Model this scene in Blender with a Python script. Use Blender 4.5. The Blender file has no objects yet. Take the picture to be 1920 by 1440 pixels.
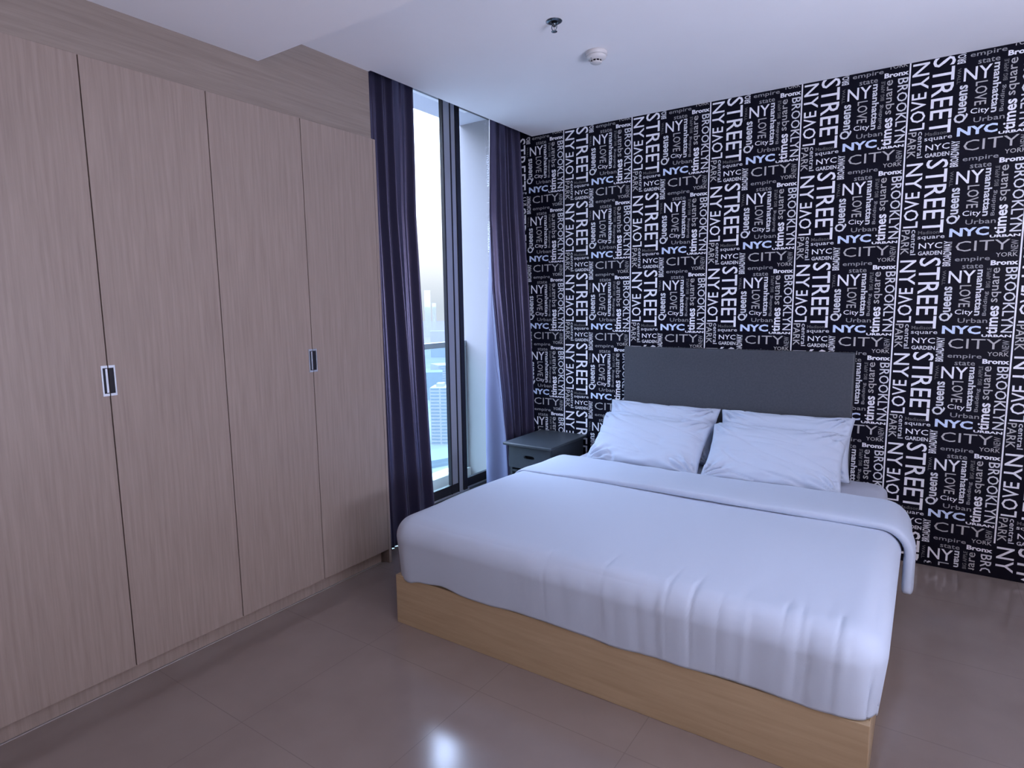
import bpy, bmesh, math, random
from mathutils import Matrix, Vector, noise
random.seed(7)
SC = bpy.context.scene
COL = SC.collection

# ---------------------------------------------------------------- camera
RIGHT = Vector((0.82794, 0.56062, -0.01355))
FWD = Vector((-0.55622, 0.82121, -0.12773))
RIGHT = (RIGHT - FWD * RIGHT.dot(FWD)).normalized(); FWD.normalize()
UP = RIGHT.cross(FWD).normalized()
cam = bpy.data.cameras.new('camera'); camo = bpy.data.objects.new('camera', cam); COL.objects.link(camo)
cam.sensor_width = 36; cam.lens = 1151.5 * 36 / 1920; cam.clip_start = .02; cam.clip_end = 5000
camo.matrix_world = Matrix(((RIGHT.x, UP.x, -FWD.x, 0), (RIGHT.y, UP.y, -FWD.y, 0), (RIGHT.z, UP.z, -FWD.z, 1.46), (0, 0, 0, 1)))
SC.camera = camo

# ---------------------------------------------------------------- view + sky
vs = SC.view_settings; vs.view_transform = 'Standard'; vs.look = 'None'; vs.gamma = 1; vs.use_curve_mapping = False
vs.exposure = 0.0
cy = SC.cycles
cy.use_denoising = True; cy.max_bounces = 12; cy.diffuse_bounces = 7; cy.glossy_bounces = 4
cy.transmission_bounces = 6; cy.transparent_max_bounces = 12; cy.volume_bounces = 1
cy.sample_clamp_indirect = 8; cy.caustics_reflective = False; cy.caustics_refractive = False
cy.use_light_tree = True

world = bpy.data.worlds.new('sky'); SC.world = world; world.use_nodes = True
wn = world.node_tree; wn.nodes.clear()
wo = wn.nodes.new('ShaderNodeOutputWorld'); bg = wn.nodes.new('ShaderNodeBackground')
tc = wn.nodes.new('ShaderNodeTexCoord'); sp = wn.nodes.new('ShaderNodeSeparateXYZ')
cr = wn.nodes.new('ShaderNodeValToRGB')       # colour and brightness of a hazy evening sky by height
wn.links.new(tc.outputs['Generated'], sp.inputs[0]); wn.links.new(sp.outputs['Z'], cr.inputs[0])
SKY = 23.0
stops = [(0.0, (.72, .79, .90, 1), .98), (.03, (.84, .88, .97, 1), 1.02), (.09, (.98, .98, 1, 1), 1.3), (.2, (.80, .86, 1, 1), 3), (.42, (.58, .70, 1, 1), 18.0), (.7, (.52, .65, 1, 1), 22.0)]
e = cr.color_ramp.elements
while len(e) < len(stops): e.new(.5)
for i, (p, c, s) in enumerate(stops):
    e[i].position = p; e[i].color = (c[0] * s / SKY, c[1] * s / SKY, c[2] * s / SKY, 1)
bg.inputs['Strength'].default_value = SKY
wn.links.new(cr.outputs[0], bg.inputs[0]); wn.links.new(bg.outputs[0], wo.inputs[0])

def area(name, loc, direction, sx, sy, power, color, portal=False):
    l = bpy.data.lights.new(name, 'AREA'); l.shape = 'RECTANGLE'; l.size = sx; l.size_y = sy
    l.energy = power; l.color = color
    if portal: l.cycles.is_portal = True
    o = bpy.data.objects.new(name, l); COL.objects.link(o); o.location = loc
    o.rotation_euler = Vector(direction).to_track_quat('-Z', 'Z').to_euler()
    return o
area('window_portal', (-2.96, 3.18, 1.5), (1, 0, 0), 1.55, 2.8, 1, (1, 1, 1), True)
# added unseen fill right of the camera, thrown mostly up at the ceiling
area('added_up_fill', (2.42, 0.9, 1.25), (-1, .12, 2.0), 2.4, 1.6, 300, (.70, .755, 1.0))
area('added_warm_fill', (1.35, -.45, 1.75), (-.75, 1, -.30), .5, .5, 14, (1.0, .76, .66))  # added warm fill behind the camera, standing in for unknown sources

# ---------------------------------------------------------------- helpers
def tag(o, label=None, cat=None, group=None, kind=None):
    if label: o['label'] = label
    if cat: o['category'] = cat
    if group: o['group'] = group
    if kind: o['kind'] = kind
    return o

def empty(name, loc, label, cat, group=None, rotz=0):
    o = bpy.data.objects.new(name, None); COL.objects.link(o); o.location = loc; o.rotation_euler[2] = rotz
    o.empty_display_size = .1
    return tag(o, label, cat, group)

def link(name, me, mats, parent=None, smooth=False, sub=0, solid=0, bevel=0):
    o = bpy.data.objects.new(name, me); COL.objects.link(o)
    for m in (mats if isinstance(mats, (list, tuple)) else [mats]): me.materials.append(m)
    if parent is not None:
        o.parent = parent
        o.matrix_parent_inverse = Matrix.Identity(4)
    if smooth:
        for p in me.polygons: p.use_smooth = True
    if bevel:
        b = o.modifiers.new('bevel', 'BEVEL'); b.width = bevel; b.segments = 2; b.limit_method = 'ANGLE'
    if solid:
        s = o.modifiers.new('solid', 'SOLIDIFY'); s.thickness = solid; s.offset = 0
    if sub:
        s = o.modifiers.new('sub', 'SUBSURF'); s.levels = sub; s.render_levels = sub
    return o

def box(bm, x0, x1, y0, y1, z0, z1, mi=0):
    v = [bm.verts.new(p) for p in ((x0, y0, z0), (x1, y0, z0), (x1, y1, z0), (x0, y1, z0), (x0, y0, z1), (x1, y0, z1), (x1, y1, z1), (x0, y1, z1))]
    for f in ((0, 3, 2, 1), (4, 5, 6, 7), (0, 1, 5, 4), (1, 2, 6, 5), (2, 3, 7, 6), (3, 0, 4, 7)):
        bm.faces.new([v[i] for i in f]).material_index = mi

def boxes(name, bl, mats, parent=None, bevel=0, org=None):
    bm = bmesh.new()
    ox, oy, oz = org if org else (0, 0, 0)
    for b in bl:
        box(bm, b[0] - ox, b[1] - ox, b[2] - oy, b[3] - oy, b[4] - oz, b[5] - oz, b[6] if len(b) > 6 else 0)
    me = bpy.data.meshes.new(name); bm.to_mesh(me); bm.free()
    return link(name, me, mats, parent, bevel=bevel)

def lathe(name, prof, mats, parent=None, seg=40, smooth=True):
    bm = bmesh.new(); rings = []
    for (r, z) in prof:
        if r < 1e-6: rings.append([bm.verts.new((0, 0, z))])
        else: rings.append([bm.verts.new((r * math.cos(2 * math.pi * i / seg), r * math.sin(2 * math.pi * i / seg), z)) for i in range(seg)])
    for a, b in zip(rings, rings[1:]):
        for i in range(seg):
            j = (i + 1) % seg
            if len(a) == 1 and len(b) == 1: continue
            if len(a) == 1: bm.faces.new((a[0], b[i], b[j]))
            elif len(b) == 1: bm.faces.new((a[i], b[0], a[j]))
            else: bm.faces.new((a[i], b[i], b[j], a[j]))
    bmesh.ops.recalc_face_normals(bm, faces=bm.faces)
    me = bpy.data.meshes.new(name); bm.to_mesh(me); bm.free()
    o = link(name, me, mats, parent, smooth=smooth)
    return o

def tube(name, pts, r, mats, parent=None, seg=10):
    bm = bmesh.new(); rings = []
    pts = [Vector(p) for p in pts]
    for k, p in enumerate(pts):
        d = (pts[min(k + 1, len(pts) - 1)] - pts[max(k - 1, 0)]).normalized()
        a = d.orthogonal().normalized() if abs(d.x) < .9 else d.cross(Vector((0, 0, 1))).normalized()
        a = (Vector((1, 0, 0)) - d * d.x).normalized() if abs(d.x) < .9 else a
        b = d.cross(a)
        rings.append([bm.verts.new(p + r * (a * math.cos(2 * math.pi * i / seg) + b * math.sin(2 * math.pi * i / seg))) for i in range(seg)])
    for A, B in zip(rings, rings[1:]):
        for i in range(seg):
            bm.faces.new((A[i], A[(i + 1) % seg], B[(i + 1) % seg], B[i]))
    bm.faces.new(rings[0][::-1]); bm.faces.new(rings[-1])
    bmesh.ops.recalc_face_normals(bm, faces=bm.faces)
    me = bpy.data.meshes.new(name); bm.to_mesh(me); bm.free()
    return link(name, me, mats, parent, smooth=True)

# ---------------------------------------------------------------- materials
def mat(name, col, rough=.6, spec=.5, metal=0, sheen=0, bump=None, coat=0):
    m = bpy.data.materials.new(name); m.use_nodes = True
    b = m.node_tree.nodes['Principled BSDF']
    b.inputs['Base Color'].default_value = (*col, 1); b.inputs['Roughness'].default_value = rough
    b.inputs['Specular IOR Level'].default_value = spec; b.inputs['Metallic'].default_value = metal
    b.inputs['Sheen Weight'].default_value = sheen; b.inputs['Coat Weight'].default_value = coat
    return m
def nd(m, t, **k):
    n = m.node_tree.nodes.new(t)
    for a, v in k.items(): setattr(n, a, v)
    return n
def lk(m, a, b): m.node_tree.links.new(a, b)
def noisy(m, col_a, col_b, scale, vec_scale=(1, 1, 1), detail=6, bump=0, rough=.6, dist=.002):
    """object-space noise between two colours of the material itself"""
    b = m.node_tree.nodes['Principled BSDF']
    t = nd(m, 'ShaderNodeTexCoord'); mp = nd(m, 'ShaderNodeMapping'); mp.inputs['Scale'].default_value = vec_scale
    n = nd(m, 'ShaderNodeTexNoise'); n.inputs['Scale'].default_value = scale; n.inputs['Detail'].default_value = detail
    n.inputs['Roughness'].default_value = rough
    r = nd(m, 'ShaderNodeValToRGB'); r.color_ramp.elements[0].position = .3; r.color_ramp.elements[1].position = .7
    r.color_ramp.elements[0].color = (*col_a, 1); r.color_ramp.elements[1].color = (*col_b, 1)
    lk(m, t.outputs['Object'], mp.inputs[0]); lk(m, mp.outputs[0], n.inputs['Vector']); lk(m, n.outputs[0], r.inputs[0]); lk(m, r.outputs[0], b.inputs['Base Color'])
    if bump:
        bp = nd(m, 'ShaderNodeBump'); bp.inputs['Strength'].default_value = bump; bp.inputs['Distance'].default_value = dist
        lk(m, n.outputs[0], bp.inputs['Height']); lk(m, bp.outputs[0], b.inputs['Normal'])
    return m

M_ceil = noisy(mat('ceiling_paint', (.72, .73, .76), .85, .2), (.84, .83, .85), (.87, .86, .88), 1.5)
M_white = noisy(mat('white_paint', (.72, .73, .76), .8, .2), (.70, .71, .745), (.735, .745, .77), 2)
M_wood = noisy(mat('washed_oak_laminate', (.36, .30, .27), .45, .35), (.265, .205, .178), (.345, .272, .236), 9, (9, 9, .35), 8, .12, .62)
M_beige = noisy(mat('warm_beige_paint', (.36, .28, .22), .8, .2), (.35, .265, .205), (.38, .295, .23), 2)
M_woodh = noisy(mat('washed_oak_laminate_crosswise', (.36, .30, .27), .45, .35), (.235, .19, .165), (.30, .245, .213), 9, (9, .35, 9), 8, .12, .62)
M_bedwood = noisy(mat('pale_plywood_laminate', (.42, .32, .22), .5, .35), (.40, .29, .175), (.47, .35, .22), 7, (.5, 8, 8), 8, .06, .6)
M_black = mat('wallpaper_black', (.0035, .0035, .010), .45, .12)
M_tw = mat('print_white', (.84, .84, .90), .5, .2)
M_tw2 = mat('print_pale_grey', (.68, .69, .74), .5, .2)
M_tb = mat('print_pale_blue', (.60, .71, .92), .5, .2)
M_tg2 = mat('print_grey', (.46, .45, .46), .5, .2)
M_tg = mat('print_mid_grey', (.31, .31, .33), .5, .2)
M_td = mat('print_dark_grey', (.15, .15, .16), .5, .2)
M_seal = mat('clear_sealant', (.36, .32, .31), .4, .4)
M_frame = mat('dark_anodised_aluminium', (.012, .012, .018), .38, .3)
M_framel = mat('grey_anodised_aluminium', (.36, .38, .42), .35, .5, .2)
M_track = mat('bare_aluminium', (.6, .62, .66), .35, .5, .8)
M_chrome = mat('brushed_nickel', (.62, .66, .74), .35, .5, .75)
M_hole = mat('handle_recess', (.012, .011, .018), .6, .3)
M_curt = mat('dark_satin_curtain', (.075, .070, .130), .33, .5, .6)
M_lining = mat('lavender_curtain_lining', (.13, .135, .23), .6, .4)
M_hem = mat('curtain_hem', (.20, .20, .30), .6, .3)
def add_fabric(m, sc, st, d=.0006):
    b = m.node_tree.nodes['Principled BSDF']
    t = nd(m, 'ShaderNodeTexCoord'); n = nd(m, 'ShaderNodeTexNoise'); n.inputs['Scale'].default_value = sc; n.inputs['Detail'].default_value = 3
    bp = nd(m, 'ShaderNodeBump'); bp.inputs['Strength'].default_value = st; bp.inputs['Distance'].default_value = d
    lk(m, t.outputs['Object'], n.inputs['Vector']); lk(m, n.outputs[0], bp.inputs['Height']); lk(m, bp.outputs[0], b.inputs['Normal'])
add_fabric(M_curt, 900, .35)
M_linen = mat('white_cotton', (.50, .565, .685), .85, .2, sheen=.15); add_fabric(M_linen, 60, .12, .002)
M_sheet = mat('white_fitted_sheet', (.52, .55, .64), .9, .2)
M_matt = mat('mattress_ticking', (.5, .45, .42), .9, .2)
M_head = noisy(mat('charcoal_leatherette', (.055, .06, .075), .5, .4), (.048, .054, .068), (.066, .072, .086), 90, (1, 1, 1), 4, .4, .6, .001)
M_ns = noisy(mat('charcoal_paint', (.04, .05, .06), .42, .45), (.030, .039, .048), (.040, .050, .060), 18)
M_hole2 = mat('drawer_pull_hole', (.006, .007, .01), .7, .2)
M_stone = mat('balcony_render', (.255, .245, .25), .8, .2)
M_stone2 = mat('balcony_soffit_paint', (.55, .56, .62), .8, .2)
M_kerb = mat('kerb_concrete', (.50, .50, .48), .8, .2)
M_rail = mat('grey_rail', (.30, .34, .35), .4, .5)

# floor: polished porcelain tiles 60 x 60 with thin joints
M_floor = mat('polished_tile', (.2, .17, .15), .16, 1.0)
b = M_floor.node_tree.nodes['Principled BSDF']
t = nd(M_floor, 'ShaderNodeTexCoord'); mp = nd(M_floor, 'ShaderNodeMapping'); mp.inputs['Location'].default_value = (1.34 + 6, -1.12 + 6, 0)
bt = nd(M_floor, 'ShaderNodeTexBrick'); bt.offset = 0; bt.squash = 1
for k, v in (('Scale', 1.0), ('Mortar Size', .0016), ('Mortar Smooth', .2), ('Brick Width', .6), ('Row Height', .6), ('Bias', 0)): bt.inputs[k].default_value = v
bt.inputs['Mortar'].default_value = (.20, .162, .143, 1)
nz = nd(M_floor, 'ShaderNodeTexNoise'); nz.inputs['Scale'].default_value = 4; nz.inputs['Detail'].default_value = 8
rp = nd(M_floor, 'ShaderNodeValToRGB'); rp.color_ramp.elements[0].position = .3; rp.color_ramp.elements[1].position = .7
rp.color_ramp.elements[0].color = (.235, .187, .165, 1); rp.color_ramp.elements[1].color = (.265, .215, .19, 1)
lk(M_floor, t.outputs['Object'], mp.inputs[0]); lk(M_floor, mp.outputs[0], bt.inputs['Vector']); lk(M_floor, t.outputs['Object'], nz.inputs['Vector'])
lk(M_floor, nz.outputs[0], rp.inputs[0]); lk(M_floor, rp.outputs[0], bt.inputs['Color1']); lk(M_floor, rp.outputs[0], bt.inputs['Color2'])
lk(M_floor, bt.outputs['Color'], b.inputs['Base Color'])
n2 = nd(M_floor, 'ShaderNodeTexNoise'); n2.inputs['Scale'].default_value = 2.2; n2.inputs['Detail'].default_value = 1
bp = nd(M_floor, 'ShaderNodeBump'); bp.inputs['Strength'].default_value = .12; bp.inputs['Distance'].default_value = .01
lk(M_floor, t.outputs['Object'], n2.inputs['Vector']); lk(M_floor, n2.outputs[0], bp.inputs['Height']); lk(M_floor, bp.outputs[0], b.inputs['Normal'])

# clear glass that lets light pass straight through with a weak mirror reflection
def glass(name, tint, refl=.08):
    m = bpy.data.materials.new(name); m.use_nodes = True; nt = m.node_tree; nt.nodes.clear()
    o = nt.nodes.new('ShaderNodeOutputMaterial'); mx = nt.nodes.new('ShaderNodeMixShader')
    tr = nt.nodes.new('ShaderNodeBsdfTransparent'); tr.inputs[0].default_value = (*tint, 1)
    gl = nt.nodes.new('ShaderNodeBsdfGlossy'); gl.inputs['Roughness'].default_value = .0
    lw = nt.nodes.new('ShaderNodeLayerWeight'); lw.inputs['Blend'].default_value = refl
    nt.links.new(lw.outputs['Fresnel'], mx.inputs[0]); nt.links.new(tr.outputs[0], mx.inputs[1]); nt.links.new(gl.outputs[0], mx.inputs[2]); nt.links.new(mx.outputs[0], o.inputs[0])
    return m
M_glass = glass('window_glass', (.96, .98, .98), .04)
M_glassg = glass('balustrade_glass', (.80, .91, .90), .06)

# ---------------------------------------------------------------- room shell
XW, ZC, YB = -2.48, 2.676, 3.963          # wardrobe front plane, ceiling, wallpaper wall
XG = -2.90                                # plane of the window
XR, YR = 2.5, -3.0                        # right wall, rear wall
def struct(o): o['kind'] = 'structure'; return o
struct(boxes('floor', [(-3.1, XR, YR, YB, -.12, 0), (-2.955, -2.846, YB, 4.15, -.12, 0)], M_floor))
struct(boxes('ceiling', [(XW, XR, YR, YB, ZC, ZC + .30), (-3.1, XW, YR, 2.392, ZC, ZC + .30), (-3.1, XW, 2.393, YB, 2.95, ZC + .30)], M_ceil))
struct(boxes('trim_2', [(XW - .017, XR, YR, 1.742, 2.531, ZC - .0005)], M_ceil))      # lowered strip of ceiling on the entrance side
struct(boxes('wall_right', [(XR, XR + .1, YR, YB, 0, ZC)], M_beige))
struct(boxes('wall_rear', [(-3.1, XR, YR - .1, YR, 0, ZC)], M_beige))
struct(boxes('wall_left', [(-3.2, -3.1, YR, 2.40, 0, 2.95)], M_white))
struct(boxes('wall_window', [(-3.1, -2.94, 2.408, 2.46, 0, 2.95)], M_white))
wb = struct(boxes('wall_back', [(-2.846, XR, YB, YB + .10, 0, 2.95)], M_black))
# timber lining above the wardrobe doors
struct(boxes('trim_1', [(-3.0, XW - .018, -.4, 2.392, 2.337, ZC)], M_woodh))

# ---- wallpaper lettering: one printed repeat, laid side by side and one above another
WORDS = [
('NY','cw','w',0,0.093,0.161,0.141,0.262),('LOVE','ccw','w',0,0.090,0.507,0.127,0.368),('STREET','cw','w',0,0.282,0.384,0.182,0.745),
('PARK','cw','g2',0,0.054,0.839,0.071,0.259),('central','cw','w2',0,0.128,0.844,0.047,0.263),('Madison','h','d',0,0.250,0.748,0.177,0.036),
('square','h','w2',0,0.274,0.807,0.229,0.042),('NYC','h','w',0,0.274,0.886,0.199,0.059),('GARDEN','h','w2',1,0.274,0.963,0.204,0.042),
('BROADWAY','ccw','w2',1,0.421,0.977,0.069,0.259),('WALL','cw','d',0,0.409,0.225,0.029,0.150),('NY','h','w',0,0.557,0.221,0.219,0.126),
('Queens','ccw','w2',1,0.447,0.499,0.113,0.363),('LOVE','cw','g2',0,0.592,0.420,0.094,0.225),('City','h','w',0,0.593,0.590,0.146,0.066),
('Urban','h','g',0,0.669,0.671,0.239,0.048),('NYC','h','b',2,0.584,0.768,0.317,0.087),('URBAN','h','w',2,0.868,0.826,0.233,0.026),
('manhattan','cw','w2',1,0.709,0.387,0.061,0.467),('BIG APPLE','ccw','d',1,0.770,0.239,0.035,0.197),('Building','ccw','g',0,0.763,0.499,0.040,0.246),
('square','ccw','g2',0,0.841,0.313,0.075,0.346),('times','ccw','w',1,0.827,0.665,0.092,0.287),('BROOKLYN','cw','w2',0,0.944,0.466,0.092,0.651),
('CITY','h','g2',3,0.700,0.912,0.427,0.104),('NEW','ccw','g',0,0.949,0.926,0.054,0.113),('YORK','h','g2',0,0.895,1.012,0.168,0.042),
('Bronx','h','w',2,0.883,0.090,0.212,0.050),('empire','h','g',0,0.628,0.048,0.280,0.056),('state','h','g',0,0.636,0.118,0.168,0.042)]
MI = {'w': 0, 'w2': 1, 'b': 2, 'g2': 3, 'g': 4, 'd': 5}
OFF = {0: .006, 1: .022, 2: .036, 3: -.004}
def glyphs(text, b):
    c = bpy.data.curves.new('text', 'FONT'); c.body = text; c.resolution_u = 2; c.offset = OFF[b]; c.fill_mode = 'FRONT'
    if b == 0: c.space_character = 1.02
    o = bpy.data.objects.new('text', c); COL.objects.link(o); bpy.context.view_layer.update()
    dg = bpy.context.evaluated_depsgraph_get(); m = bpy.data.meshes.new_from_object(o.evaluated_get(dg))
    vs_ = [v.co.copy() for v in m.vertices]; fs = [tuple(p.vertices) for p in m.polygons]
    bpy.data.objects.remove(o); bpy.data.curves.remove(c); bpy.data.meshes.remove(m)
    x0 = min(v.x for v in vs_); x1 = max(v.x for v in vs_); y0 = min(v.y for v in vs_); y1 = max(v.y for v in vs_)
    return [((v.x - x0) / (x1 - x0) - .5, (v.y - y0) / (y1 - y0) - .5) for v in vs_], fs
TW, TH = .514, .4985
tv, tf, tm = [], [], []
for (t_, o_, c_, b_, u, v, w, h) in WORDS:
    g, fs = glyphs(t_, b_); base = len(tv)
    for (x, y) in g:
        if o_ == 'cw': x, y = y, -x
        elif o_ == 'ccw': x, y = -y, x
        tv.append((u * TW + x * w * TW, -(v * TH) + y * h * TH))
    tf += [tuple(base + i for i in f) for f in fs]; tm += [MI[c_]] * len(fs)
base = len(tv); tv += [(-.0035, 0), (.0035, 0), (.0035, -TH), (-.0035, -TH)]; tf.append((base, base + 3, base + 2, base + 1)); tm.append(0)
V, F, MM = [], [], []
ZT = 2.680
for i in range(-2, 10):
    for j in range(-1, 6):
        base = len(V); keep = []
        ox, oz = -2.214 + TW * i, ZT - TH * j
        for (x, z) in tv: V.append((ox + x, YB - .0009, oz + z))
        for f, m_ in zip(tf, tm):
            pts = [V[base + k] for k in f]
            if min(p[2] for p in pts) > ZC or min(p[2] for p in pts) < .01: continue
            if min(p[0] for p in pts) < -2.9 or max(p[0] for p in pts) > XR: continue
            F.append(tuple(base + k for k in f)); MM.append(m_)
used = sorted({k for f in F for k in f}); remap = {k: n for n, k in enumerate(used)}
me = bpy.data.meshes.new('lettering'); me.from_pydata([V[k] for k in used], [], [tuple(remap[k] for k in f) for f in F]); me.update()
bm = bmesh.new(); bm.from_mesh(me)
lay = bm.faces.layers.int.new('m'); bm.faces.ensure_lookup_table()
for f_, m_ in zip(bm.faces, MM): f_[lay] = m_
bmesh.ops.bisect_plane(bm, geom=bm.verts[:] + bm.edges[:] + bm.faces[:], plane_co=(0, 0, ZC - .0005), plane_no=(0, 0, 1), clear_outer=True)
MM = [f_[lay] for f_ in bm.faces]; bm.to_mesh(me); bm.free()
lt = link('lettering', me, [M_tw, M_tw2, M_tb, M_tg2, M_tg, M_td], wb)
for p, m_ in zip(me.polygons, MM): p.material_index = m_
lt['label'] = 'white, grey and pale blue printed city words'

# ---------------------------------------------------------------- window and balcony
win = struct(boxes('window_1', [(-2.95, -2.85, 2.46, 4.15, 0, .05), (-2.95, -2.85, 2.46, 4.15, 2.895, 2.95), (-2.95, -2.85, 2.46, 2.50, .05, 2.895), (-2.95, -2.85, 4.10, 4.15, .05, 2.895)], M_frame))
boxes('track', [(-2.868, -2.862, 2.5, 3.62, .05, .066), (-2.905, -2.895, 2.5, 4.10, .05, .062)], M_track, win)
# inner sliding sash (left), outer sash (right)
s1 = boxes('sash', [(-2.895, -2.865, 2.5, 3.50, .062, .135, 0), (-2.895, -2.865, 2.5, 3.59, 2.890, 2.91, 0), (-2.895, -2.865, 2.5, 2.56, .135, 2.890, 0),
    (-2.893, -2.862, 3.412, 3.424, .062, 2.890, 0), (-2.889, -2.866, 3.424, 3.492, .135, 2.890, 1), (-2.893, -2.862, 3.492, 3.503, .062, 2.890, 0),
    (-2.889, -2.868, 3.503, 3.552, .062, 2.890, 1), (-2.893, -2.861, 3.552, 3.60, .062, 2.890, 0)], [M_frame, M_framel], win, bevel=.002)
boxes('glass_pane', [(-2.879, -2.873, 2.56, 3.414, .135, 2.890)], M_glass, s1)
s2 = boxes('sash', [(-2.93, -2.898, 3.50, 4.10, .062, .130, 0), (-2.925, -2.905, 3.50, 4.10, 2.905, 2.93, 0), (-2.93, -2.898, 4.09, 4.10, .130, 2.9, 0)], [M_frame], win, bevel=.002)
boxes('glass_pane', [(-2.918, -2.912, 3.50, 4.09, .130, 2.9)], M_glass, s2)

YS = 4.56
struct(boxes('balcony_floor', [(-3.75, -2.96, -1.0, YS, -.32, -.20)], M_kerb))
struct(boxes('balcony_kerb', [(-3.75, -3.58, -1.0, YS, -.20, -.087)], M_kerb))
struct(boxes('balcony_side_wall', [(-3.80, -2.8, YS, YS + .18, -.32, 3.3)], M_stone))
struct(boxes('balcony_soffit', [(-3.62, -2.95, -1.0, YS, 3.075, 3.3)], M_stone2))
struct(boxes('balcony_outer_wall', [(-3.0, -2.86, 4.152, YS, -.2, 3.075)], M_stone))
r = empty('glass_balustrade', (-3.62, 1.9, -.087), 'glass balcony balustrade with grey top rail outside the window', 'railing')
def P(o, *a, **k): return boxes(a[0], a[1], a[2], o, org=tuple(o.location), **k)
P(r, 'handrail', [(-3.65, -3.60, -.6, YS - .004, 1.085, 1.135)], M_rail, bevel=.004)
P(r, 'glass_panel', [(-3.63, -3.618, -.6, YS - .03, -.086, 1.085)], M_glassg)
P(r, 'post', [(-3.64, -3.605, YS - .03, YS - .003, -.086, 1.085)], M_rail, bevel=.003)

# ---------------------------------------------------------------- the hazy city below
M_town = noisy(mat('town_roofs', (.08, .09, .09), .9, .1), (.10, .115, .12), (.20, .20, .19), .02, detail=10)
g = boxes('city_ground', [(-30000, -60, -6000, 36000, -124, -121)], M_town); struct(g)
def tower(x, y, w, d, z1, m, mw, label, name='tower_block', rot=0, floors=12, bays=2, z0=-121):
    o = empty(name, (x, y, z0), label, 'building', rotz=rot)
    H = z1 - z0
    boxes('wall', [(-w / 2, w / 2, -d / 2, d / 2, 0, H)], m, o)
    if name == 'apartment_block': boxes('roof_room', [(-w * .25, w * .1, -d * .2, d * .25, H, H + 3)], m, o)
    fh = H / floors if H > 120 else min(H / floors, 3.4)
    for k in range(floors):
        z = H - fh * (k + 1) + fh * .3
        bl = []
        for q in range(bays):
            a = -w / 2 + w * (q + .08) / bays; b2 = -w / 2 + w * (q + .92) / bays
            bl.append((a, b2, -d / 2 - .15, -d / 2 + .2, z, z + fh * .5))
        boxes('window_row', bl, mw, o)
    return o
M_b1 = mat('pale_facade', (.27, .235, .225), .8, .1); M_bw = mat('facade_glazing', (.105, .13, .155), .3, .4)
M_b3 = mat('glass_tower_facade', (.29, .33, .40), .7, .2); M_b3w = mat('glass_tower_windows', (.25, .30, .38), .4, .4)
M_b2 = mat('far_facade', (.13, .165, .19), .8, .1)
def dirp(px, dist):   # point in the city seen along a compass bearing
    v = FWD * 1151.5 + RIGHT * (px - 960); v.z = 0; v.normalize(); return v * dist
p = dirp(829, 550); ang = math.atan2(p.y, p.x) + math.pi / 2 - math.pi
ang = math.atan2(p.y, p.x) - math.pi / 2
tower(p.x, p.y, 18.0, 22, 1.46 - 71.5, M_b1, M_bw, 'pale slab apartment block with rows of balconies seen through the window glass', 'apartment_block', ang - .2, 17, 2)
p = dirp(806, 820); tower(p.x, p.y, 34, 30, 1.46 - 86, M_b2, M_bw, 'low bluish block left of the pale apartment block', rot=ang, floors=9)
p = dirp(846, 900); tower(p.x, p.y, 50, 40, 1.46 - 84, M_b1, M_bw, 'broad low block behind the pale apartment block', rot=ang + .3, floors=9)
p = dirp(826, 1500); tower(p.x, p.y, 42, 40, 1.46 - 60, M_b2, M_bw, 'wide flat-roofed building far off at handrail height', rot=ang, floors=9)
p = dirp(806, 2500); tower(p.x, p.y, 24, 24, 1.46 + 62, M_b3, M_b3w, 'faint skyscraper rising above the horizon, left one', rot=ang, floors=40)
p = dirp(818, 2700); tower(p.x, p.y, 16, 16, 1.46 + 12, M_b3, M_b3w, 'faint lower skyscraper right of the tallest one', rot=ang, floors=32)
p = dirp(822, 480); tower(p.x, p.y, 50, 30, -115, M_b2, M_bw, 'low roof in front of the pale apartment block', 'low_building', rot=ang + .5, floors=2)
# haze lying over the city
hz = bpy.data.materials.new('haze'); hz.use_nodes = True; nt = hz.node_tree; nt.nodes.clear()
ho = nt.nodes.new('ShaderNodeOutputMaterial'); pv = nt.nodes.new('ShaderNodeVolumePrincipled')
pv.inputs['Color'].default_value = (.15, .148, .17, 1); pv.inputs['Density'].default_value = .0010
pv.inputs['Absorption Color'].default_value = (0, 0, 0, 1)
nt.links.new(pv.outputs[0], ho.inputs['Volume'])
h_ = boxes('haze', [(-29000, -70, -5500, 35000, -120.9, -1)], hz); tag(h_, 'pale bluish haze over the city outside the window', 'haze', kind='stuff')

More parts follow.
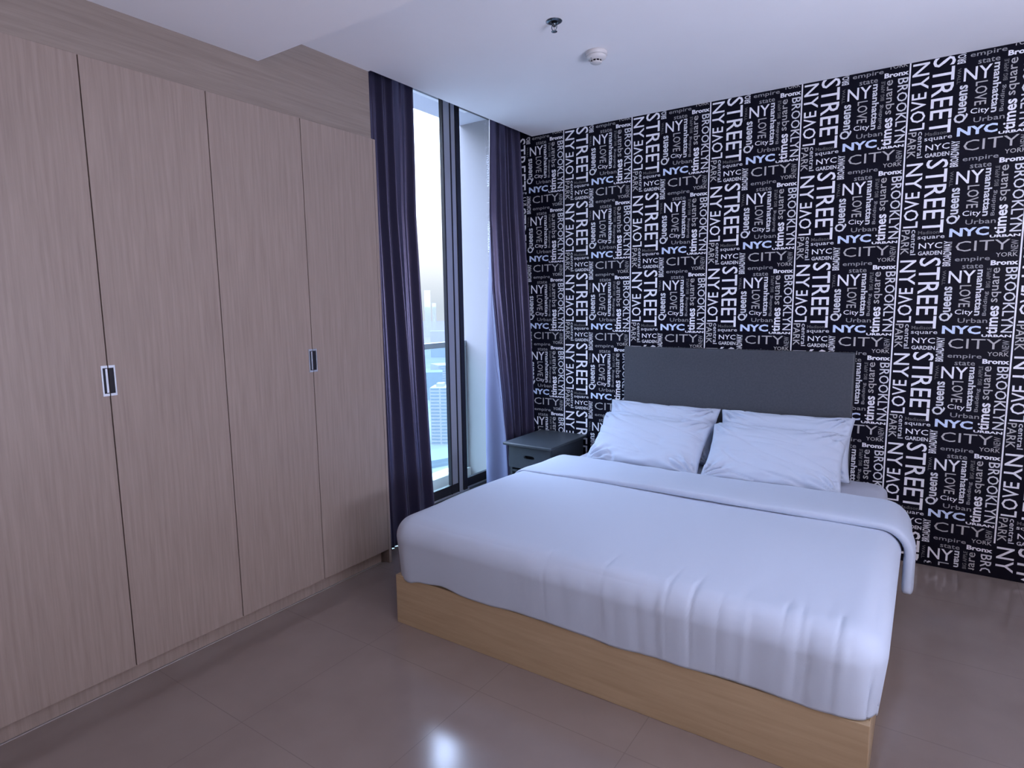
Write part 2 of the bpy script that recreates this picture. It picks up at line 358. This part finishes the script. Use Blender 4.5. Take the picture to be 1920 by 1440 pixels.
# ---------------------------------------------------------------- wardrobe
WD = 0.4535
YE = 2.385
w = empty('wardrobe', (-2.74, 1.2, 0), 'tall built-in wardrobe with washed oak laminate doors at the left wall', 'wardrobe')
nd_ = 6
Y0 = YE - WD * nd_
P(w, 'carcass', [(-3.06, XW - .022, Y0, YE, .085, 2.32)], M_wood)
P(w, 'side_panel', [(-3.06, XW - .002, YE + .002, YE + .020, 0, 2.335)], M_wood, bevel=.001)
P(w, 'plinth', [(-3.06, XW - .045, Y0, YE - .02, .006, .082)], M_wood)
P(w, 'plinth_seal', [(-2.53, -2.522, Y0, YE - .02, 0.0, .004)], M_seal)
for k in range(nd_):
    y1 = YE - WD * k; y0 = y1 - WD
    hinge_left = (k % 2 == 1)
    d = P(w, 'door', [(XW - .020, XW, y0 + .0018, y1 - .0018, .083, 2.335)], M_wood, bevel=.0012)
    ys = y1 if hinge_left else y0          # the seam that carries the pull
    s = -1 if hinge_left else 1
    z0, z1 = 1.148, 1.260
    def hb(a, b2, zz0, zz1, x1, mi, x0=XW - .001):
        lo, hi = sorted((ys + s * a, ys + s * b2)); return (x0, x1, lo, hi, zz0, zz1, mi)
    bl = [hb(.0185, .0235, z0, z1, XW + .0025, 0), hb(.0018, .0185, z0, z0 + .009, XW + .0025, 0), hb(.0018, .0185, z1 - .009, z1, XW + .0025, 0),
          hb(.0018, .0185, z0 + .009, z1 - .009, XW + .0006, 1)]
    if hinge_left: bl.append(hb(.0025, .0095, z0 + .012, z1 - .012, XW + .0018, 0))
    hn = boxes('handle', bl, [M_chrome, M_hole], d, org=tuple(w.location)); hn['label'] = 'recessed nickel pull with dark slot'

# ---------------------------------------------------------------- curtains
def curtain(name, label, path, z0, z1, nz=70, nu=260, lining=0):
    """path(u, t) -> (x, y); u along the cloth 0..1, t height 0 bottom..1 top"""
    bm = bmesh.new(); g = []
    for j in range(nz + 1):
        t_ = j / nz; row = []
        for i in range(nu + 1):
            x, y = path(i / nu, t_); row.append(bm.verts.new((x, y, z0 + (z1 - z0) * t_)))
        g.append(row)
    for j in range(nz):
        for i in range(nu):
            bm.faces.new((g[j][i], g[j][i + 1], g[j + 1][i + 1], g[j + 1][i]))
    me = bpy.data.meshes.new(name); bm.to_mesh(me); bm.free()
    o = link(name, me, M_curt, None, smooth=True, solid=.003)
    tag(o, label, 'curtain', 'floor-length curtains either side of the window')
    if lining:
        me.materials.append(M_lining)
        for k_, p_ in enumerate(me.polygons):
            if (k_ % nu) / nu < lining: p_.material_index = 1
    return o
def lerp(a, b, t): return a + (b - a) * t
def sst(a, b, x):
    x = max(0, min(1, (x - a) / (b - a))); return x * x * (3 - 2 * x)

def tab(pts, z):
    for (z0, v0), (z1, v1) in zip(pts, pts[1:]):
        if z <= z1: return lerp(v0, v1, max(0, (z - z0) / (z1 - z0)))
    return pts[-1][1]
def left_path(u, t):
    k = 1 - t                                    # 1 at the hem
    z = .004 + 2.94 * t
    yr = tab([(0, 2.935), (.5, 2.905), (1.4, 2.865), (2.0, 2.834), (2.95, 2.845)], z)
    yl = tab([(0, 2.42), (2.95, 2.425)], z)
    n = noise.noise(Vector((u * 6, t * 1.3, 3)))
    x = -2.625 - .015 * u + .012 * n
    for (c0_, c1_, w0_, w1_, a_) in ((.02, .02, .03, .03, .03), (.15, .20, .022, .012, .020), (.265, .27, .020, .020, .012), (.36, .42, .028, .055, .045), (.45, .52, .018, .020, .020), (.56, .645, .034, .052, .048), (.96, .90, .035, .060, .045), (.80, .79, .02, .035, .012)):
        c_ = lerp(c0_, c1_, sst(0, 1, k)) + .006 * noise.noise(Vector((c0_ * 9, t * 2, 1)))
        x += a_ * (1.0 + .5 * k) * math.exp(-((u - c_) / lerp(w0_, w1_, k)) ** 2)
    if u < .1: x -= .05 * (1 - u / .1)
    y = lerp(yl, yr, u) + .004 * n
    return x, y
lc = curtain('curtain', 'dark satin curtain hanging beside the wardrobe, left of the window', left_path, .004, 2.945)
def hem(o, path, u, z0, z1, nm='hem'):
    pts = []
    for j in range(41):
        t_ = j / 40; x, y = path(u, t_); pts.append((x + .003, y, z0 + (z1 - z0) * t_))
    return tube(nm, pts, .0016, M_hem, o, 6)
hem(lc, left_path, .20, .03, 1.3)['label'] = 'thin pale stitched hem'

def right_path(u, t):
    z = .004 + 2.94 * t
    yd = tab([(0, 3.745), (.48, 3.713), (.8, 3.672), (1.2, 3.616), (1.58, 3.561), (2.09, 3.532), (2.95, 3.562)], z)
    yl = tab([(0, 3.800), (.7, 3.805), (1.18, 3.833), (1.83, 3.881), (2.3, 3.915), (2.95, 3.93)], z)
    xe = tab([(0, -2.447), (.5, -2.450), (.94, -2.455), (1.54, -2.482), (2.13, -2.522), (2.95, -2.565)], z)
    xd = -2.56
    U = .27
    if u < U:                                    # leading strip, turned back towards the glass; it shows where the cloth flares below
        s = u / U
        x, y = lerp(-2.82, xd, s), lerp(yl, yd, s)
        wv = .016 * math.sin(s * math.pi * 2.2 + .5) * sst(2.3, 1.0, z)
        return x - .5 * wv, y - .86 * wv
    s = (u - U) / (1 - U)
    n = noise.noise(Vector((s * 7, t * 1.3, 9)))
    x = lerp(xd, xe - .035, s) - .045 * math.sin(math.pi * min(1, s * 3.0)) ** 2 * (s < 1/3) - .02 * sst(.25, .4, s) * sst(1, .9, s) + .008 * n * min(1, s * 6)
    for (c_, w_, a_) in ((.20, .06, .030), (.44, .024, .040), (.52, .020, .034), (.68, .026, .045), (.76, .018, .030), (.93, .035, .045)):
        x += a_ * math.exp(-((s - c_ - .02 * noise.noise(Vector((c_ * 9, t * 2, 4)))) / w_) ** 2)
    return x, min(lerp(yd, 3.945, s) + .004 * n, 3.952)
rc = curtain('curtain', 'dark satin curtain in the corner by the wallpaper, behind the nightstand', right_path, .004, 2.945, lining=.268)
hem(rc, right_path, .27, .03, 2.0)['label'] = 'thin pale stitched hem'

# ---------------------------------------------------------------- bed
def ringmap(a, b2, x0, x1, y0, y1, rad, inset):
    """square (a,b) in [-1,1]^2 on its ring -> rounded rectangle outline moved in by inset"""
    hx, hy = (x1 - x0) / 2 - inset, (y1 - y0) / 2 - inset; cx, cy_ = (x0 + x1) / 2, (y0 + y1) / 2
    r_ = max(rad - inset, .001)
    X, Y = a * hx, b2 * hy
    ax, ay = hx - r_, hy - r_
    if abs(X) > ax and abs(Y) > ay:
        dx, dy = abs(X) - ax, abs(Y) - ay
        d = math.hypot(dx, dy); m_ = max(dx, dy)
        if d > 1e-9: dx, dy = dx / d * m_, dy / d * m_
        X = math.copysign(ax + dx, X); Y = math.copysign(ay + dy, Y)
    return cx + X, cy_ + Y

bed = empty('bed', (-1.02, 2.9, 0), 'low double bed with pale plywood frame against the wallpaper wall', 'bed')
BX0, BX1, BY0 = -1.972, -.07, 1.932
P(bed, 'foot_board', [(BX0, BX1, BY0, BY0 + .025, 0, .232)], M_bedwood, bevel=.002)
P(bed, 'side_board', [(BX0, BX0 + .025, BY0 + .026, YB - .07, 0, .232)], M_bedwood, bevel=.002)
P(bed, 'side_board', [(BX1 - .025, BX1, BY0 + .026, YB - .07, 0, .232)], M_bedwood, bevel=.002)
P(bed, 'slat_base', [(BX0 + .026, BX1 - .026, BY0 + .026, YB - .072, .15, .195)], M_bedwood)
P(bed, 'headboard', [(-1.712, -.33, YB - .064, YB - .004, 0.196, 1.168)], M_head, bevel=.006)
MX0, MX1, MY0, MY1 = -1.915, -.125, 1.975, 3.895
def softbox(name, x0, x1, y0, y1, z0, z1, r_, rc_, m, n=24):
    bm = bmesh.new(); N = n; prof = [(0, z1), ]
    rings = [(.0, None)]
    vs2 = {}
    def pt(i, j):
        a = -1 + 2 * i / N; b2 = -1 + 2 * j / N
        rho = max(abs(a), abs(b2)); K = .6
        if rho < 1e-9: return ((x0 + x1) / 2, (y0 + y1) / 2, z1)
        qa, qb = a / rho, b2 / rho
        if rho <= K:
            ex, ey = ringmap(qa, qb, x0, x1, y0, y1, rc_, r_); c0 = ((x0 + x1) / 2, (y0 + y1) / 2); s = rho / K
            return (c0[0] + (ex - c0[0]) * s, c0[1] + (ey - c0[1]) * s, z1)
        s = (rho - K) / (1 - K)
        if s < .6:
            th = s / .6 * math.pi / 2; ex, ey = ringmap(qa, qb, x0, x1, y0, y1, rc_, r_ * (1 - math.sin(th))); return (ex, ey, z1 - r_ * (1 - math.cos(th)))
        ex, ey = ringmap(qa, qb, x0, x1, y0, y1, rc_, 0); return (ex, ey, lerp(z1 - r_, z0, (s - .6) / .4))
    for i in range(N + 1):
        for j in range(N + 1): vs2[i, j] = bm.verts.new(pt(i, j))
    for i in range(N):
        for j in range(N): bm.faces.new((vs2[i, j], vs2[i + 1, j], vs2[i + 1, j + 1], vs2[i, j + 1]))
    bmesh.ops.contextual_create(bm, geom=[e2 for e2 in bm.edges if e2.is_boundary])
    bmesh.ops.recalc_face_normals(bm, faces=bm.faces)
    me = bpy.data.meshes.new(name); bm.to_mesh(me); bm.free()
    return link(name, me, m, None, smooth=True)
mt = softbox('mattress', MX0, MX1, MY0, MY1, .196, .452, .05, .09, M_sheet, 40)
tag(mt, 'mattress in a white fitted sheet, showing between nightstand and pillows', 'mattress')

def duvet():
    x0, x1, y0, y1 = -1.992, -.045, 1.914, 4.4
    ztop = .497; rr = .085; rc_ = .11
    NX, NY = 300, 300
    bm = bmesh.new(); vs2 = {}
    K = .74
    YEND = 3.44
    c0 = ((x0 + x1) / 2, (y0 + y1) / 2)
    for i in range(NX + 1):
        for j in range(NY // 2 + 60 + 1):
            a = -1 + 2 * i / NX; b2 = -1 + 2 * j / NY
            rho = max(abs(a), abs(b2)); qa, qb = (a / rho, b2 / rho) if rho > 1e-9 else (0, 0)
            nx = ny = nz_ = 0
            if rho <= K:
                s = rho / K; ex, ey = ringmap(qa, qb, x0, x1, y0, y1, rc_, rr)
                x, y, z = c0[0] + (ex - c0[0]) * s, c0[1] + (ey - c0[1]) * s, ztop
                side = 0
            else:
                s = (rho - K) / (1 - K); ex0, ey0 = ringmap(qa, qb, x0, x1, y0, y1, rc_, 0)
                if s < .42:
                    th = s / .42 * math.pi / 2; ex, ey = ringmap(qa, qb, x0, x1, y0, y1, rc_, rr * (1 - math.sin(th)))
                    x, y, z = ex, ey, ztop - rr * (1 - math.cos(th)); side = s / .42 * .5
                else:
                    # hem height varies along the foot
                    hemz = .232 + .006 * math.sin(ex0 * 9) + .008 * noise.noise(Vector((ex0 * 7, ey0 * 7, 0)))
                    hemz += .020 * math.exp(-((ex0 + 1.68) / .10) ** 2) * (1 if ey0 < 2 else 0)
                    hemz += .012 * sst(-.62, -.35, ex0) * (1 if ey0 < 2 else 0)
                    hemz -= .022 * math.exp(-((ex0 + 1.89) / .05) ** 2) * (1 if ey0 < 2.0 else 0)
                    q = (s - .42) / .58
                    x, y, z = ex0, ey0, lerp(ztop - rr, hemz, q); side = .5 + .5 * q
                    # slight tuck-in towards the hem
                    k2 = .018 * q
                    x += k2 * (1 if x < c0[0] else -1) * (abs(qa) > .98); y += k2 * (abs(qb) > .98)
            # broad softness and wrinkles
            if side < .2:
                d_edge = min(x - x0, x1 - x, y - y0)
                z += .008 * noise.noise(Vector((x * 1.6, y * 1.6, 1))) + .0035 * noise.noise(Vector((x * 5, y * 4, 5)))
                z -= .012 * math.exp(-((d_edge) / .35)) * 0
            # pleats over the foot edge, running down the drape
            if y < 2.35:
                wx = sst(-1.55, -.55, x)
                fade = math.exp(-max(0, (y - 1.99)) / .06)
                ph = x + .06 * (z - .45) * math.sin(x * 5)
                f = noise.noise(Vector((ph * 9.0, 2.2 + z * .5, .7))) * .6 + noise.noise(Vector((ph * 23.0, 4.2 + z * .7, .7))) * .5
                f2 = max(0, noise.noise(Vector((ph * 46.0, 9 + y * 3, 0))) - .10)
                if side > 0:
                    y -= (.005 * f * (.35 + .65 * wx) - .008 * f2 * wx * (1 - abs(side - .35))) * min(1, side * 2.5)
                    z += -.016 * f2 * wx * max(0, 1 - side * 2)
                else:
                    z += (.002 * f - .016 * f2) * fade * wx
            if x < -1.86 and side > 0.2:
                x += .009 * noise.noise(Vector((y * 7, z * 3, 3))) * side
            if side < .6: z -= .030 * sst(2.5, 3.4, y) * (1 if side < .4 else (.6 - side) / .2)
            y = min(y, YEND)
            vs2[i, j] = bm.verts.new((x, y, z))
    JM = NY // 2 + 60
    for i in range(NX):
        for j in range(JM):
            a, b3, c, d = vs2[i, j], vs2[i + 1, j], vs2[i + 1, j + 1], vs2[i, j + 1]
            if a.co.y >= YEND - 1e-4 and b3.co.y >= YEND - 1e-4 and c.co.y >= YEND - 1e-4 and d.co.y >= YEND - 1e-4: continue
            bm.faces.new((a, b3, c, d))
    lone = [v for v in bm.verts if not v.link_faces]
    bmesh.ops.delete(bm, geom=lone, context='VERTS')
    bmesh.ops.recalc_face_normals(bm, faces=bm.faces)
    me = bpy.data.meshes.new('duvet'); bm.to_mesh(me); bm.free()
    return link('duvet', me, M_linen, None, smooth=True)
dv = duvet()
s_ = dv.modifiers.new('thick', 'SOLIDIFY'); s_.thickness = .008; s_.offset = -1
tag(dv, 'white duvet covering the bed and hanging over its foot', 'duvet')

def flap():
    """turned-back end of the duvet, lying on top: a flattened roll in section, hanging down at the sides"""
    x0, x1 = -2.005, -.03
    NX, NS = 220, 40
    bm = bmesh.new(); rows = []
    for i in range(NX + 1):
        u = i / NX
        # arc length across: left side down, over the shoulder, across the top
        L = .16; R_ = .09
        tot = 2 * L + math.pi * R_ + (x1 - x0 - 2 * R_)
        s = u * tot
        if s < L: bx, bz, nx_, nz_ = x0, -L + s - R_, -1, 0
        elif s < L + math.pi / 2 * R_:
            th = (s - L) / R_; bx, bz = x0 + R_ - R_ * math.cos(th), -R_ + R_ * math.sin(th); nx_, nz_ = -math.cos(th), math.sin(th)
        elif s < tot - L - math.pi / 2 * R_: bx, bz, nx_, nz_ = x0 + R_ + (s - L - math.pi / 2 * R_), 0, 0, 1
        elif s < tot - L:
            th = math.pi / 2 - (s - (tot - L - math.pi / 2 * R_)) / R_; bx, bz = x1 - R_ + R_ * math.cos(th), -R_ + R_ * math.sin(th); nx_, nz_ = math.cos(th), math.sin(th)
        else: bx, bz, nx_, nz_ = x1, -R_ - (s - (tot - L)), 1, 0
        row = []
        ya = 2.945 + .01 * math.sin(bx * 3) + .006 * noise.noise(Vector((bx * 6, 0, 0))) - .05 * sst(-1.9, -1.3, bx) * 0
        yb = 3.452 + .006 * noise.noise(Vector((bx * 5, 3, 0)))
        th0 = lerp(.016, .046, sst(-1.95, -1.15, bx)) if nz_ > .99 or bx < -1 else .046
        for k in range(NS + 1):
            v = k / NS * 2 * math.pi
            cx_ = math.cos(v); sx_ = math.sin(v)
            yy = lerp(ya, yb, .5 - .5 * math.copysign(abs(cx_) ** .42, cx_))
            hgt = math.copysign(abs(sx_) ** .42, sx_)
            back = sst(ya, yb, yy)
            th_ = lerp(th0, .022, back)
            off = th_ / 2 + hgt * th_ / 2
            if hgt > 0: off += .008 * noise.noise(Vector((bx * 3, yy * 4, 1))) + .004 * noise.noise(Vector((bx * 9, yy * 8, 1)))
            row.append(bm.verts.new((bx + nx_ * off, yy, .499 - .034 * sst(2.6, 3.4, yy) + bz + nz_ * off)))
        rows.append(row)
    for A, B in zip(rows, rows[1:]):
        for k in range(NS): bm.faces.new((A[k], B[k], B[k + 1], A[k + 1]))
    bm.faces.new(rows[0][:-1]); bm.faces.new(rows[-1][:-1][::-1])
    bmesh.ops.remove_doubles(bm, verts=bm.verts, dist=1e-6)
    bmesh.ops.recalc_face_normals(bm, faces=bm.faces)
    me = bpy.data.meshes.new('turned_back_edge'); bm.to_mesh(me); bm.free()
    return link('turned_back_edge', me, M_linen, dv, smooth=True)
flap()

# ---------------------------------------------------------------- pillows
def pillow(loc, w_, h_, th, tilt, yaw, roll, seed, label, group, sag=0, flange=.0):
    N = 72; bm = bmesh.new()
    top, bot = {}, {}
    for i in range(N + 1):
        for j in range(N + 1):
            u, v = -1 + 2 * i / N, -1 + 2 * j / N
            # corners kept a little pointed, edges slightly hollow
            ex = 1 - .055 * (1 - v * v); ey = 1 - .06 * (1 - u * u)
            x, y = u * ex * w_ / 2, v * ey * h_ / 2
            f = max(0, (1 - u ** 4) * (1 - v ** 4)) ** .42
            f *= 1 + .18 * noise.noise(Vector((u * 1.2 + seed, v * 1.2, seed)))
            e_ = 1 - min(1, (1 - max(abs(u), abs(v))) / .35)
            wr = 0
            # creases radiating from the corners and along the short sides
            for (cu, cv) in ((1, 1), (1, -1), (-1, 1), (-1, -1)):
                dx, dy = u - cu, v - cv; d = math.hypot(dx, dy); an = math.atan2(dy, dx)
                wr += math.sin(an * 15 + seed * 3 + cu * 2) * math.exp(-((d - .25) / .28) ** 2) * .016
            wr += .012 * noise.noise(Vector((u * 3 + seed, v * 6, 2))) * (.4 + e_)
            cr_ = noise.noise(Vector((u * 1.5 + v * 2.5 + seed * 2, u * .5 - v * .4, seed)))
            wr += -.024 * math.exp(-(cr_ / .045) ** 2) * (.25 + .75 * e_)
            zz = th / 2 * f
            edge = f > 0
            top[i, j] = bm.verts.new((x, y, zz + (wr * min(1, f * 1.6)) - sag * (1 - v) * f))
            if 0 < i < N and 0 < j < N: bot[i, j] = bm.verts.new((x, y, -zz * .75 + wr * .4 * min(1, f)))
            else: bot[i, j] = top[i, j]
    for i in range(N):
        for j in range(N):
            bm.faces.new((top[i, j], top[i + 1, j], top[i + 1, j + 1], top[i, j + 1]))
            bm.faces.new((bot[i, j], bot[i, j + 1], bot[i + 1, j + 1], bot[i + 1, j]))
    me = bpy.data.meshes.new('pillow'); bm.to_mesh(me); bm.free()
    o = link('pillow', me, M_linen, None, smooth=True)
    o.rotation_mode = 'XYZ'
    # local x across the bed, local y up the pillow, local z its face
    o.matrix_world = Matrix.Translation(loc) @ Matrix.Rotation(yaw, 4, 'Z') @ Matrix.Rotation(tilt, 4, 'X') @ Matrix.Rotation(roll, 4, 'Z')
    tag(o, label, 'pillow', group)
    return o
R = math.radians
G = 'white pillows leaning on the headboard'
pillow((-1.415, 3.785, .634), .735, .375, .15, R(62), R(2), R(-1), 1.3, 'left rear white pillow standing against the headboard', G)
pillow((-1.425, 3.630, .582), .735, .41, .16, R(42), R(0), R(-1.5), 2.1, 'left front white pillow, the one nearest the nightstand', G)
pillow((-.67, 3.785, .634), .735, .375, .15, R(62), R(-1), R(1), 5.7, 'right rear white pillow, crumpled at its upper corner', G)
pillow((-.685, 3.620, .582), .735, .41, .16, R(42), R(1), R(0), 4.4, 'right front white pillow on the far side of the gap', G)

# ---------------------------------------------------------------- nightstand
n = empty('nightstand', (-2.22, 3.7, 0), 'charcoal nightstand with one drawer between curtain and bed', 'nightstand')
NX0, NX1, NY0, NY1 = -2.385, -2.045, 3.465, 3.94
P(n, 'top', [(-2.415, -2.02, 3.437, 3.955, .492, .512)], M_ns, bevel=.006)
P(n, 'side_panel', [(NX0, NX0 + .018, NY0 + .02, NY1, 0, .491)], M_ns, bevel=.001)
P(n, 'side_panel', [(NX1 - .018, NX1, NY0 + .02, NY1, 0, .491)], M_ns, bevel=.001)
P(n, 'back_panel', [(NX0 + .019, NX1 - .019, NY1 - .012, NY1, .03, .49)], M_ns)
P(n, 'shelf', [(NX0 + .019, NX1 - .019, NY0 + .02, NY1 - .013, .30, .315)], M_ns)
P(n, 'shelf', [(NX0 + .019, NX1 - .019, NY0 + .03, NY1 - .013, .05, .068)], M_ns)
# drawer front with an oval finger hole
def drawer_front():
    bm = bmesh.new(); X0, X1, Z0, Z1 = NX0 + .004, NX1 - .004, .335, .488; cx_, cz_ = (X0 + X1) / 2, .418
    N = 48; outer, inner = [], []
    for i in range(N):
        a = 2 * math.pi * i / N; c_, s2_ = math.cos(a), math.sin(a); m_ = max(abs(c_), abs(s2_))
        outer.append((cx_ + c_ / m_ * (X1 - X0) / 2, (Z0 + Z1) / 2 + s2_ / m_ * (Z1 - Z0) / 2))
        inner.append((cx_ + math.copysign(abs(c_) ** .6, c_) * .043, cz_ + math.copysign(abs(s2_) ** .8, s2_) * .0125))
    def ring(pts, y): return [bm.verts.new((x, y, z)) for x, z in pts]
    o1, i1, o2, i2 = ring(outer, NY0), ring(inner, NY0), ring(outer, NY0 + .018), ring(inner, NY0 + .018)
    for i in range(N):
        j = (i + 1) % N
        bm.faces.new((o1[i], o1[j], i1[j], i1[i])); bm.faces.new((o2[i], i2[i], i2[j], o2[j]))
        bm.faces.new((o1[i], o2[i], o2[j], o1[j])); bm.faces.new((i1[i], i1[j], i2[j], i2[i]))
    bmesh.ops.recalc_face_normals(bm, faces=bm.faces)
    bmesh.ops.translate(bm, verts=bm.verts, vec=-n.location)
    me = bpy.data.meshes.new('drawer'); bm.to_mesh(me); bm.free()
    return link('drawer', me, M_ns, n)
dr = drawer_front()
P(n, 'drawer_box', [(NX0 + .03, NX1 - .03, NY0 + .028, NY1 - .03, .34, .47)], M_hole2)

# ---------------------------------------------------------------- ceiling fittings
sp_ = empty('fire_sprinkler', (-1.422, 2.463, ZC), 'chrome fire sprinkler head with round rosette on the ceiling', 'sprinkler')
M_spr = mat('dark_chrome', (.16, .19, .22), .22, .5, .9)
lathe('rosette', [(.014, -.004), (.016, -.009), (.026, -.010), (.0345, -.004), (.036, -.001), (.033, 0), (.0, 0)], M_spr, sp_)
lathe('nozzle', [(0, -.032), (.006, -.032), (.008, -.022), (.0095, -.020), (.0095, -.006), (0, -.006)], M_spr, sp_, 20)
for s in (-1, 1):
    tube('frame_arm', [(s * .008, 0, -.020), (s * .0125, 0, -.028), (s * .013, 0, -.038), (s * .008, 0, -.050), (s * .003, 0, -.055)], .0021, M_spr, sp_, 8)
tube('glass_bulb', [(0, 0, -.031), (0, 0, -.052)], .0020, mat('bulb_liquid', (.45, .42, .42), .2, .5), sp_, 10)
lathe('deflector', [(0, -.062), (.013, -.060), (.0135, -.058), (.005, -.057), (.004, -.053), (0, -.053)], M_spr, sp_, 24)
sp_.scale = (.97, .97, .74)
sm = empty('smoke_detector', (-1.420, 2.868, ZC), 'white round smoke detector on the ceiling beside the sprinkler', 'smoke detector'); sm.scale = (.88, .88, .92)
M_pl = mat('white_plastic', (.62, .60, .60), .45, .4)
lathe('base', [(.0, 0), (.058, 0), (.060, -.004), (.060, -.019), (.057, -.021), (0, -.021)], M_pl, sm)
lathe('housing', [(.0, -.0215), (.055, -.0215), (.056, -.026), (.052, -.034), (.037, -.043), (.0, -.043)], M_pl, sm)
lathe('smoke_slot', [(.0, -.0432), (.029, -.0432), (.029, -.0515), (0, -.0515)], M_hole, sm)
for k in range(10):
    a = 2 * math.pi * k / 10 + .1; c_, s2_ = math.cos(a), math.sin(a)
    tube('slot_rib', [(.032 * c_, .032 * s2_, -.042), (.030 * c_, .030 * s2_, -.053)], .0026, M_pl, sm, 6)
lathe('cap', [(0, -.0517), (.031, -.0517), (.032, -.054), (.027, -.058), (0, -.060)], M_pl, sm)
lathe('indicator_light', [(0, 0), (.0028, 0), (.0028, -.003), (0, -.0035)], M_hole, sm, 12).location = (-.012, -.040, -.038)
